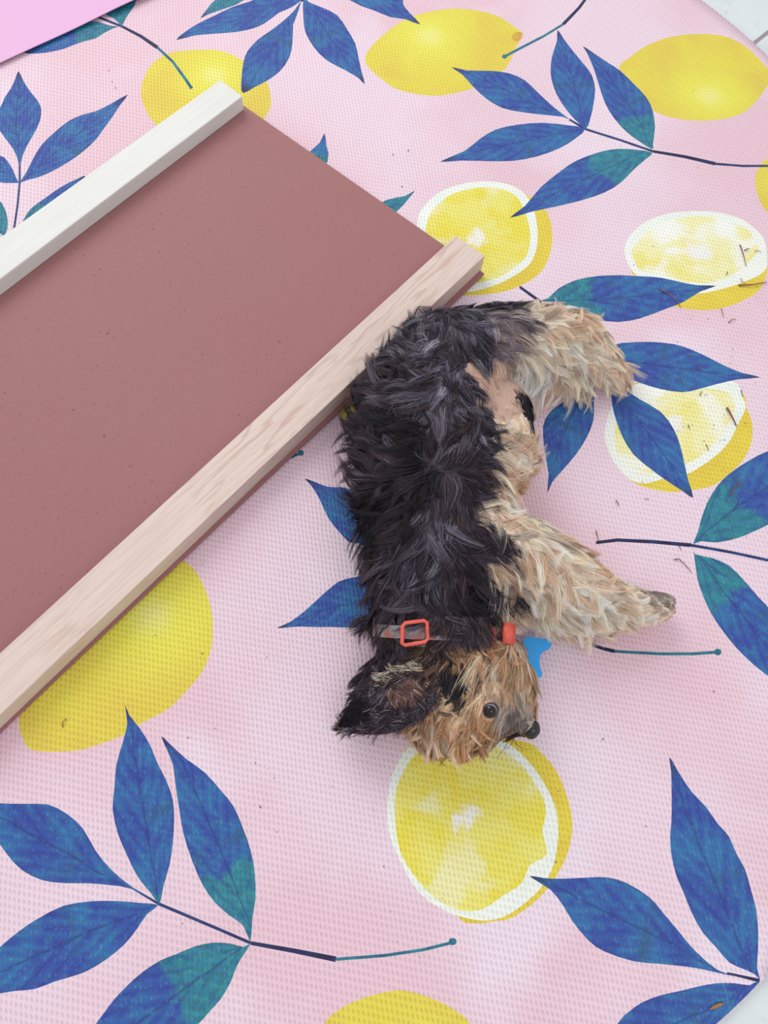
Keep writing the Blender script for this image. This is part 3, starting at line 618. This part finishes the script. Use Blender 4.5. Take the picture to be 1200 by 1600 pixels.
def sample_surface(me, count, nzmin=-.35, dens=None):
    me.calc_loop_triangles(); nt = len(me.loop_triangles); tv = np.empty(nt*3, np.int32); me.loop_triangles.foreach_get('vertices', tv); tv = tv.reshape(-1, 3)
    c = np.empty(len(me.vertices)*3); me.vertices.foreach_get('co', c); c = c.reshape(-1, 3)
    nn = np.empty(len(me.vertices)*3); me.vertices.foreach_get('normal', nn); nn = nn.reshape(-1, 3)
    a, b, d = c[tv[:, 0]], c[tv[:, 1]], c[tv[:, 2]]; cr = np.cross(b-a, d-a); ar = np.linalg.norm(cr, axis=1); fn = unit(cr)
    ar = ar*(fn[:, 2] > nzmin)
    if dens is not None: ar = ar*dens((a+b+d)/3)
    i = rng.choice(nt, count, p=ar/ar.sum()); r1 = np.sqrt(rng.random(count))[:, None]; r2 = rng.random(count)[:, None]
    w = (1-r1, r1*(1-r2), r1*r2); p = a[i]*w[0]+b[i]*w[1]+d[i]*w[2]
    n_ = unit(nn[tv[i, 0]]*w[0]+nn[tv[i, 1]]*w[1]+nn[tv[i, 2]]*w[2]); return p, n_

# body skin / undercoat
def mat_skin():
    t = NT('undercoat'); c = t.attr('coat_colour', 'Color'); n1 = t.noise(t.obj(), 260, 3, .6)
    c = t.mix(t.ramp(n1, .3, .7, 0, .3), c, t.mix(.35, c, (.05, .03, .03))); t.bump(n1, .3, .0008); return t.fin(c, .7, .2)
root = empty('puppy', tuple(float(v) for v in (at(690, 800)*[1, 1, 0])))
tag(root, 'small shaggy black and tan puppy lying on its side, looking up from the rug', 'dog')
def reparent(o):
    o.parent = root; o.matrix_parent_inverse = Matrix.Translation(root.location).inverted(); return o
body = link_mesh('body', body_me, mat_skin(), None, True); reparent(body)
cl = nearest_class(co, .0008)
mean = np.array([(np.array(c)*w[:, None]).sum(0) for c, w in zip(PALC, PALW)])
UC = np.minimum(mean[cl]*1.0, .9); UC[cl == list(PAL).index('P')] = lin('#bf9f90')
ca = body_me.attributes.new('coat_colour', 'FLOAT_COLOR', 'POINT'); ca.data.foreach_set('color', np.c_[UC, np.ones(len(UC))].astype(np.float32).ravel())
headc = at(735, 1090, .05)
eye_p, eye_n = hit(766, 1110)
nose_p = at(831, 1140, .043)
def dens(p):
    d = np.linalg.norm(p-headc, axis=1); k = 1+1.3*(d < .075)
    k = k*(np.linalg.norm(p-eye_p, axis=1) > .0085); return k
roots, nrm = sample_surface(body_me, 92000, -.3, dens)
# keep hair clear of the eye: shorten strands that would sweep across it
dirs, lens, lifts = guide_eval(roots)
rel = eye_p-roots; along = (rel*dirs).sum(1); perp = np.linalg.norm(rel-dirs*along[:, None], axis=1)
m = (along > 0) & (along < lens+.006) & (perp < .0075) & (np.linalg.norm(rel, axis=1) < .03); lens = np.where(m, np.maximum(along-.0075, .002), lens)
for cpt, rad in ((at(650, 988, .101), .013), (at(783, 990, .088), .013)):
    m = np.linalg.norm(roots-cpt, axis=1) < rad; lens = np.where(m, .004, lens)
rel = nose_p-roots; m = np.linalg.norm(rel, axis=1) < .0145; lens = np.where(m, .0025, lens)
hair = build_hair('coat', roots, nrm, None, dirs=dirs, lens=lens, lifts=lifts); reparent(hair)

# ear: cupped leaf shaped flap
def surf_ear():
    base = at(672, 1066, .088); tip = at(528, 1136, .030); mid = at(612, 1098, .092)
    NU, NV = 30, 14; V = []
    for i in range(NU+1):
        u = i/NU; c = base*(1-u)**2+2*mid*u*(1-u)+tip*u*u; tg = unit(2*(1-u)*(mid-base)+2*u*(tip-mid)); sd = unit(np.cross(tg, [0, 0, 1])); upn = np.cross(sd, tg)
        hw = .0285*math.sin(math.pi*min(1, (u*.82+.18)))**.75*(1-.1*u)
        for j in range(NV+1):
            v = j/NV*2-1; V.append(c+sd*hw*v+upn*(.009*v*v*(1-u*.6)-.003))
    fs = [(i*(NV+1)+j, (i+1)*(NV+1)+j, (i+1)*(NV+1)+j+1, i*(NV+1)+j+1) for i in range(NU) for j in range(NV)]
    return np.array(V), fs, NU, NV
EV, EF, NU, NV = surf_ear()
def mat_ear():
    t = NT('ear_skin'); n1 = t.noise(t.obj(), 120, 3, .6); c = t.mix(n1, lin('#74504c'), lin('#4c3233')); t.bump(n1, .3, .001); return t.fin(c, .6, .3)
bm = bmesh.new(); bv = [bm.verts.new([float(x) for x in v]) for v in EV]
for f in EF: bm.faces.new([bv[i] for i in f])
if sum(f.normal.z for f in bm.faces) == 0: bm.normal_update()
bm.normal_update()
if sum(f.normal.z for f in bm.faces) < 0: bmesh.ops.reverse_faces(bm, faces=bm.faces[:])
me = bpy.data.meshes.new('ear'); bm.to_mesh(me); bm.free(); ear = link_mesh('ear', me, mat_ear(), None, True); reparent(ear)
ear['label'] = 'folded-back ear showing its brownish pink inside'
sm = ear.modifiers.new('thick', 'SOLIDIFY'); sm.thickness = .0022; sm.offset = -1
# ear hair: rim and tip
rp, rn_, rd, rl, rf, rc = [], [], [], [], [], []
ids = {k: i for i, k in enumerate(PAL)}
E2 = EV.reshape(NU+1, NV+1, 3)
for _ in range(5200):
    u = rng.random(); v = rng.uniform(-1, 1)
    rim = abs(v) > .52 or u > .48
    if not rim and rng.random() > .16: continue
    i = min(int(u*NU), NU-1); fu = u*NU-i; jj = (v+1)/2*NV; j = min(int(jj), NV-1); fv = jj-j
    p = (E2[i, j]*(1-fu)*(1-fv)+E2[i+1, j]*fu*(1-fv)+E2[i, j+1]*(1-fu)*fv+E2[i+1, j+1]*fu*fv)
    du = unit(E2[i+1, j]-E2[i, j]); dv = unit(E2[i, j+1]-E2[i, j]); n0 = np.cross(du, dv); n0 = n0*np.sign(n0[2]+1e-9)
    low = v if (E2[0, NV]-E2[0, 0])@Uv < 0 else -v     # low > 0: picture-bottom rim
    if low > .5: d = unit(du*.8-dv*np.sign(v)*.5+n0*.1) if rng.random() < .5 else unit(du*.6+dv*np.sign(v)*.6); c = 'K' if rng.random() < .95 else 'M'; L = .011
    elif low < -.68 and u < .5: d = unit(dv*np.sign(v)*1.0+du*.55); c = 'I' if rng.random() < .5 else 'B'; L = .009
    else: d = unit(du+dv*rng.normal(0, .3)); c = 'X' if u > .66 else ('K' if rng.random() < .94 else 'M'); L = .011
    if not rim: d = unit(du*-.2+dv*(1 if low == v else -1)*1.0+du*rng.normal(0, .35)); c = 'X' if low > .1 else ('B' if rng.random() < .8 else 'M'); L = .013 if low > .1 else .008
    rp.append(p+n0*.0006); rn_.append(n0); rd.append(d); rl.append(L); rf.append(.3); rc.append(ids[c])
eh = build_hair('ear_fringe', np.array(rp), np.array(rn_), None, 16, .00019, np.array(rd), np.array(rl), np.array(rf), np.array(rc), .55); reparent(eh)

# ruff of longer hair falling over the collar, and long pale streaks on the cheek
xr, xn, xd, xl, xf, xc = [], [], [], [], [], []
def extra(px, py, dx, dy, L, c, push, lift):
    p, n_ = hit(px, py); m = math.hypot(dx, dy); q2 = at(px+dx/m*15, py+dy/m*15, p[2])
    xr.append(p+n_*push); xn.append(n_); xd.append(unit(q2-p)); xl.append(L); xf.append(lift); xc.append(ids[c])
for _ in range(3400):
    px = rng.choice([rng.uniform(565, 622), rng.uniform(678, 758), rng.uniform(678, 758)])
    extra(px, rng.uniform(962, 984), rng.normal((px-690)/260, .3), 1, .021, 'K' if rng.random() < .8 else 'B', .0055, .22)
for _ in range(260): extra(rng.uniform(628, 668), rng.uniform(1002, 1012), rng.normal(-.1, .4), -1, .011, 'B' if rng.random() < .6 else 'M', .003, .6)
for _ in range(150):
    px = rng.uniform(735, 785); extra(px, 1028+rng.uniform(-8, 8)+(px-735)*.1, -.45+rng.normal(0, .05), 1, .040, 'I' if rng.random() < .4 else 'F', .004, .16)
ruff = build_hair('ruff', np.array(xr), np.array(xn), None, 20, .00018, np.array(xd), np.array(xl), np.array(xf), np.array(xc), .6); reparent(ruff)

# eye
def ball(name, c, r, mat, scale=(1, 1, 1), parent=None, rotn=None):
    bm = bmesh.new(); bmesh.ops.create_uvsphere(bm, u_segments=32, v_segments=20, radius=r)
    bmesh.ops.scale(bm, verts=bm.verts, vec=scale)
    o = from_bm(name, bm, mat, None, True); o.location = [float(v) for v in c]
    if rotn is not None: o.rotation_euler = Vector([float(v) for v in rotn]).to_track_quat('Z', 'Y').to_euler()
    return o
def mat_eye():
    t = NT('eye'); x, y, z = t.sep(t.obj()); r = t.math('SQRT', t.math('ADD', t.math('POWER', x, 2.0), t.math('POWER', y, 2.0)))
    c = t.mix(t.ramp(r, .0022, .0027), lin('#0b090c'), lin('#21130f')); c = t.mix(t.ramp(r, .0056, .0060), c, lin('#8a8690'))
    t.b.inputs['Coat Weight'].default_value = .4; t.b.inputs['Coat Roughness'].default_value = .02
    return t.fin(c, .08, .25)
vdir = unit(np.array([0, 0, CAMH])-eye_p); en = unit(eye_n*.5+vdir*.8)
gaze = unit(en-Rv*.22-Uv*.26); eye = ball('eye', eye_p-en*.0006, .0068, mat_eye(), rotn=gaze); reparent(eye); eye['label'] = 'dark glossy eye'
# eyelid ring
bm = bmesh.new(); R1, R2 = .0071, .0012
rings = [[bm.verts.new(((R1+R2*math.cos(b))*math.cos(a), (R1+R2*math.cos(b))*math.sin(a)*.86, R2*math.sin(b)+.0012)) for b in np.linspace(0, 2*math.pi, 9)[:-1]] for a in np.linspace(0, 2*math.pi, 33)[:-1]]
for i in range(32):
    for j in range(8): bm.faces.new((rings[i][j], rings[(i+1) % 32][j], rings[(i+1) % 32][(j+1) % 8], rings[i][(j+1) % 8]))
lid = from_bm('eyelid', bm, plain('eyelid_skin', '#3c2f33', .5), None, True); lid.location = [float(v) for v in eye_p+en*.0006]; lid.rotation_euler = Vector([float(v) for v in en]).to_track_quat('Z', 'Y').to_euler(); reparent(lid)
# nose: rounded pad with two nostrils
bm = bmesh.new(); bmesh.ops.create_icosphere(bm, subdivisions=5, radius=.0095)
for v in bm.verts:
    p = v.co.normalized()
    for sy in (-1, 1):
        c = Vector((.80, .42*sy, .30)).normalized(); k = (p-c).length
        if k < .34: v.co -= p*.0036*(1-(k/.34)**2)
    g = abs(p.y); 
    if g < .09 and p.x > 0: v.co -= p*.0007*(1-g/.09)
    v.co.x *= .82
nd = at(850, 1146, .045)-at(820, 1134, .040)
def mat_nose():
    t = NT('nose_leather'); v = t.n('ShaderNodeTexVoronoi'); v.inputs['Scale'].default_value = 900; t.put(v.inputs[0], t.obj()); t.bump(v.outputs[0], .3, .0004); return t.fin(lin('#141115'), .25, .6)
nose = from_bm('nose', bm, mat_nose(), None, True); nose.location = [float(v) for v in nose_p]
nose.rotation_euler = (math.radians(62), 0, math.atan2(nd[1], nd[0])); reparent(nose); nose['label'] = 'black nose'
# whiskers
bm = bmesh.new()
def tube(bm, pts, r0, r1, seg=5):
    pts = [Vector([float(x) for x in p]) for p in pts]; prev = None
    for i, p in enumerate(pts):
        d = (pts[min(i+1, len(pts)-1)]-pts[max(i-1, 0)]).normalized(); u = d.cross(Vector((0, 0, 1)));
        if u.length < 1e-4: u = d.cross(Vector((1, 0, 0)))
        u.normalize(); w = d.cross(u); r = r0+(r1-r0)*i/(len(pts)-1)
        ring = [bm.verts.new(p+(u*math.cos(a)+w*math.sin(a))*r) for a in np.linspace(0, 2*math.pi, seg+1)[:-1]]
        if prev:
            for k in range(seg): bm.faces.new((prev[k], prev[(k+1) % seg], ring[(k+1) % seg], ring[k]))
        else: bm.faces.new(ring[::-1])
        prev = ring
    bm.faces.new(prev)
for pts in ([(800,1150),(806,1163),(818,1170),(836,1171)], [(795,1150),(790,1168),(776,1184)], [(803,1148),(800,1162),(790,1172)], [(790,1148),(772,1168),(760,1180)]):
    q = [at(x, y, .028-.006*i) for i, (x, y) in enumerate(pts)]; qq = []
    for i in range(len(q)-1):
        for k in range(3): qq.append(q[i]+(q[i+1]-q[i])*k/3)
    tube(bm, qq+[q[-1]], .0004, .00012)
wh = from_bm('whiskers', bm, plain('whisker', '#1d181a', .4), None, True); reparent(wh)

# collar
def mat_web():
    t = NT('collar_webbing'); n1 = t.noise(t.obj(), 400, 3, .7); c = t.mix(t.ramp(n1, .35, .65), lin('#8b8488'), lin('#6d6266'))
    c = t.mix(t.ramp(t.noise(t.obj(), 90, 2), .55, .62), c, lin('#8f5a54')); t.bump(n1, .4, .0006); return t.fin(c, .6, .3)
collar = empty('collar', tuple(float(v) for v in at(690, 988, .05))); reparent(collar); collar['label'] = 'grey webbing collar with coral plastic fittings'
def sub(o):
    o.parent = collar; o.matrix_parent_inverse = (Matrix.Translation(collar.location)).inverted(); return o
C0 = at(690, 987, .050); hx = np.linalg.norm(at(793, 987, .05)-C0); hz = .0498; VZ = at(690, 991, .102)-C0; VZ = VZ/VZ[2]
cx = unit(at(800, 990, .05)-at(600, 984, .05)); cy = np.cross([0, 0, 1.0], cx)
bm = bmesh.new(); prev = None; first = None
for a in np.linspace(0, 2*math.pi, 73)[:-1]:
    c = C0+cx*hx*math.cos(a)+VZ*hz*math.sin(a); rad = unit(cx*math.cos(a)/hx+np.array([0, 0, 1])*math.sin(a)/hz)
    c[2] = max(c[2], .004)
    ring = [bm.verts.new([float(v) for v in c+cy*w+rad*h_]) for w, h_ in ((-.0062, 0), (.0062, 0), (.0062, .0020), (-.0062, .0020))]
    if prev:
        for k in range(4): bm.faces.new((prev[k], prev[(k+1) % 4], ring[(k+1) % 4], ring[k]))
    else: first = ring
    prev = ring
for k in range(4): bm.faces.new((prev[k], prev[(k+1) % 4], first[(k+1) % 4], first[k]))
sub(from_bm('strap', bm, mat_web(), None, False))
M_RED = plain('coral_plastic', '#dd5a48', .4)
def rect_frame(bm, corners, r, rounding=3):
    pts = []; n_ = len(corners)
    for i in range(n_):
        a, b = corners[i], corners[(i+1) % n_]
        for u in (.12, .5, .88): pts.append(a+(b-a)*u)
    pv = None; f0 = None; N = len(pts)
    for i in range(N):
        d = Vector([float(v) for v in pts[(i+1) % N]-pts[i-1]]).normalized(); u = d.cross(Vector((0, 0, 1))).normalized(); w = d.cross(u)
        p = Vector([float(v) for v in pts[i]]); ring = [bm.verts.new(p+(u*math.cos(a)*r+w*math.sin(a)*r*.8)) for a in np.linspace(0, 2*math.pi, 9)[:-1]]
        if pv:
            for k in range(8): bm.faces.new((pv[k], pv[(k+1) % 8], ring[(k+1) % 8], ring[k]))
        else: f0 = ring
        pv = ring
    for k in range(8): bm.faces.new((pv[k], pv[(k+1) % 8], f0[(k+1) % 8], f0[k]))
ZC = .1042
bm = bmesh.new(); rect_frame(bm, [at(629, 974, ZC), at(667, 969, ZC), at(669, 1002, ZC-.004), at(628, 1009, ZC-.007)], .0019)
sl = from_bm('slider', bm, M_RED, None, True); sub(sl); sl['label'] = 'coral plastic slider frame on the collar'
bm = bmesh.new(); bmesh.ops.create_cube(bm, size=1); bmesh.ops.scale(bm, verts=bm.verts, vec=(.0145, .020, .007)); bmesh.ops.bevel(bm, geom=bm.edges[:], offset=.001, segments=3, affect='EDGES')
for v in bm.verts: v.co.z -= v.co.x**2*18
bk = from_bm('buckle', bm, M_RED, None, True); bk.location = [float(v) for v in at(795, 990, .078)]; bk.rotation_euler = (.1, .55, .12); sub(bk); bk['label'] = 'coral plastic side-release buckle'
bm = bmesh.new(); bmesh.ops.create_cube(bm, size=1); bmesh.ops.scale(bm, verts=bm.verts, vec=(.007, .017, .005)); bmesh.ops.bevel(bm, geom=bm.edges[:], offset=.0015, segments=3, affect='EDGES')
bk2 = from_bm('buckle_tongue', bm, M_RED, None, True); bk2.location = [float(v) for v in at(770, 993, .088)]; bk2.rotation_euler = (.1, .4, .12); sub(bk2)
# bone shaped tag
bone = []
def arc(cx_, cy_, r, a0, a1, n_=9):
    for a in np.linspace(a0, a1, n_): bone.append((cx_+r*math.cos(math.radians(a)), cy_+r*math.sin(math.radians(a))))
arc(852, 1007, 9.5, -115, 95); bone.append((844, 1024)); bone.append((843, 1036)); arc(840, 1052, 7.5, -50, 110); arc(826, 1051, 8, 60, 230); bone.append((826, 1036)); bone.append((825, 1022)); arc(827, 1004, 9.5, 110, 270)
bm = bmesh.new(); lo = [bm.verts.new([float(v) for v in at(x, y, .022)]) for x, y in bone]; f = bm.faces.new(lo)
ext = bmesh.ops.extrude_face_region(bm, geom=[f]); bmesh.ops.translate(bm, verts=[v for v in ext['geom'] if isinstance(v, bmesh.types.BMVert)], vec=(0, 0, -.0015))
tg = from_bm('identity_tag', bm, plain('blue_anodised', '#2aa0ec', .35, .5, 0), None, False); sub(tg); tg['label'] = 'blue bone-shaped metal tag'

# ---------------------------------------------------------------- twigs and shreds
def mat_twig(name, a, b):
    t = NT(name); c = t.mix(t.noise(t.obj(), 500, 3, .6), lin(a), lin(b)); return t.fin(c, .8, .2)
M_TWIG = mat_twig('dry_bark', '#7a4a40', '#9a6a58'); M_DRY = mat_twig('dry_leaf', '#b8804c', '#a06a3c')
TW = [  # points, radius mm, label
 ('1156,383 1161,400 1165,417', .9, 'upright brown shred on the right side of the pale lemon slice at the right edge'),
 ('1028,452 1042,460 1055,471 1063,482', .8, 'curved brown shred lying over the tip of the blue leaf by the pale lemon slice'),
 ('1153,448 1176,447 1197,442', 1.2, 'thick brown shred lying level on the yellow rind near the right edge'),
 ('1135,638 1142,652 1150,667', 1.5, 'thickest brown shred, on the lemon slice below and right of the hind paw'),
 ('1157,436 1158,442 1164,444', .45, 'small hooked brown shred touching the thick one on the yellow rind'),
 ('1163,392 1166,391 1170,389', 1.1, 'short stubby brown shred beside the upright one on the pale slice'),
 ('1179,393 1184,392 1190,394', .5, 'short level brown shred at the right end of the pale lemon slice'),
 ('1134,431 1135,428 1136,425', .6, 'tiny upright shred low on the pale lemon slice'),
 ('1126,484 1127,491 1129,498', .5, 'thin shred hanging below the yellow rind of the pale lemon slice'),
 ('1137,506 1142,502 1148,500', .7, 'short slanting shred on the pink between the pale slice and the leaf below'),
 ('1063,587 1065,595 1069,602', .5, 'thin reddish shred on the long blue leaf right of the hind paw'),
 ('1090,573 1092,576 1095,578', .7, 'small reddish crumb on the long blue leaf right of the hind paw'),
 ('1075,555 1079,556 1083,554', .5, 'small flat reddish shred near the top edge of the long blue leaf'),
 ('1093,618 1095,615 1097,611', .7, 'small shred where the long blue leaf meets the lemon slice below it'),
 ('1158,610 1158,616 1160,621', .6, 'small shred on the right upper edge of the lemon slice by the hind paw'),
 ('1103,695 1104,700 1107,705', .6, 'thin shred at the lower right of the lemon slice by the hind paw'),
 ('1075,665 1076,668 1077,670', .8, 'dark crumb in the middle of the lemon slice by the hind paw'),
 ('1140,775 1145,765 1157,753', .8, 'pale brown forked shred on the blue leaf at the right edge'),
 ('963,782 965,786 967,791', .7, 'short shred on bare pink between the fore leg and the lemon slice'),
 ('1008,780 1010,780 1014,779', .5, 'tiny flat shred on bare pink below the lemon slice'),
 ('932,829 933,836 936,844', .7, 'upright dark shred at the end of the blue stem near the fore leg'),
 ('1053,875 1060,874 1069,882 1080,895', .75, 'bent brown shred on the pink just below the stem joint at right'),
 ('1060,853 1062,856 1064,860', .6, 'short shred just under the blue stem at right'),
 ('100,1137 99,1130 104,1124 106,1127', .55, 'small hooked brown shred on the whole lemon at lower left'),
]
for pts, r, lab in TW:
    p = P(pts); q = [at(x, y) for x, y in p]; zz = [rug_z(a[0], a[1])+r/1000*1.05+.0004 for a in q]
    q = [np.array([a[0], a[1], z+(.0008 if 0 < i < len(q)-1 else 0)]) for i, (a, z) in enumerate(zip(q, zz))]
    org = q[len(q)//2].copy(); org[2] = 0
    bm = bmesh.new(); pp = []
    for i in range(len(q)-1):
        for k in range(4): pp.append(q[i]+(q[i+1]-q[i])*k/4-org)
    pp.append(q[-1]-org); pp = [a+np.array([random.uniform(-1, 1)*.0002, random.uniform(-1, 1)*.0002, 0]) for a in pp]
    tube(bm, pp, r/1000*.95, r/1000*.45, 6)
    o = from_bm('bark_shred', bm, M_TWIG, None, True); o.location = [float(v) for v in org]
    tag(o, lab, 'shred', 'bark shreds scattered on the rug')
q = [at(x, y) for x, y in P('1107,1576 1112,1571 1120,1567 1130,1566 1126,1571 1117,1575 1109,1577')]; org = np.mean(q, 0); bm = bmesh.new()
f = bm.faces.new([bm.verts.new((float(a[0]-org[0]), float(a[1]-org[1]), .0022+.0008*math.sin(i))) for i, a in enumerate(q)])
ext = bmesh.ops.extrude_face_region(bm, geom=[f]); bmesh.ops.translate(bm, verts=[v for v in ext['geom'] if isinstance(v, bmesh.types.BMVert)], vec=(0, 0, .0005))
o = from_bm('dry_leaf_scrap', bm, M_DRY); o.location = (float(org[0]), float(org[1]), 0); tag(o, 'tan scrap of dry leaf on the blue leaf in the bottom right corner', 'leaf scrap')
# uncountable specks
bm = bmesh.new()
def speck(x, y, r):
    p = at(x, y); z = rug_z(p[0], p[1])+r*.5+.0003
    m = Matrix.Translation((float(p[0]), float(p[1]), float(z))) @ Matrix.Rotation(random.uniform(0, 3), 4, 'Z') @ Matrix.Diagonal((r*random.uniform(.8, 2), r, r*.5, 1))
    bmesh.ops.create_icosphere(bm, subdivisions=1, radius=1, matrix=m)
for _ in range(90): speck(random.gauss(1110, 60), random.gauss(580, 120), random.uniform(.0003, .0006))
for _ in range(110):
    x, y = random.uniform(0, 1190), random.uniform(0, 1590)
    if (0.9*x+y > 1100 and x+y > 560) and not (500 < x < 1060 and 450 < y < 1200) and y < 1500: speck(x, y, random.uniform(.0003, .0007))
for x, y in ((614,243),(638,237),(637,237),(628,293),(170,110),(175,127),(180,137),(407,1261),(705,1136),(868,1347),(942,1155)): speck(x, y, .0008)
o = from_bm('crumbs', bm, mat_twig('crumb', '#6a5050', '#8d6f6a')); tag(o, 'tiny dark crumbs and specks scattered over the rug', 'crumbs', None, 'stuff')
print('rug normal', rn, 'hair faces', len(hair.data.polygons))
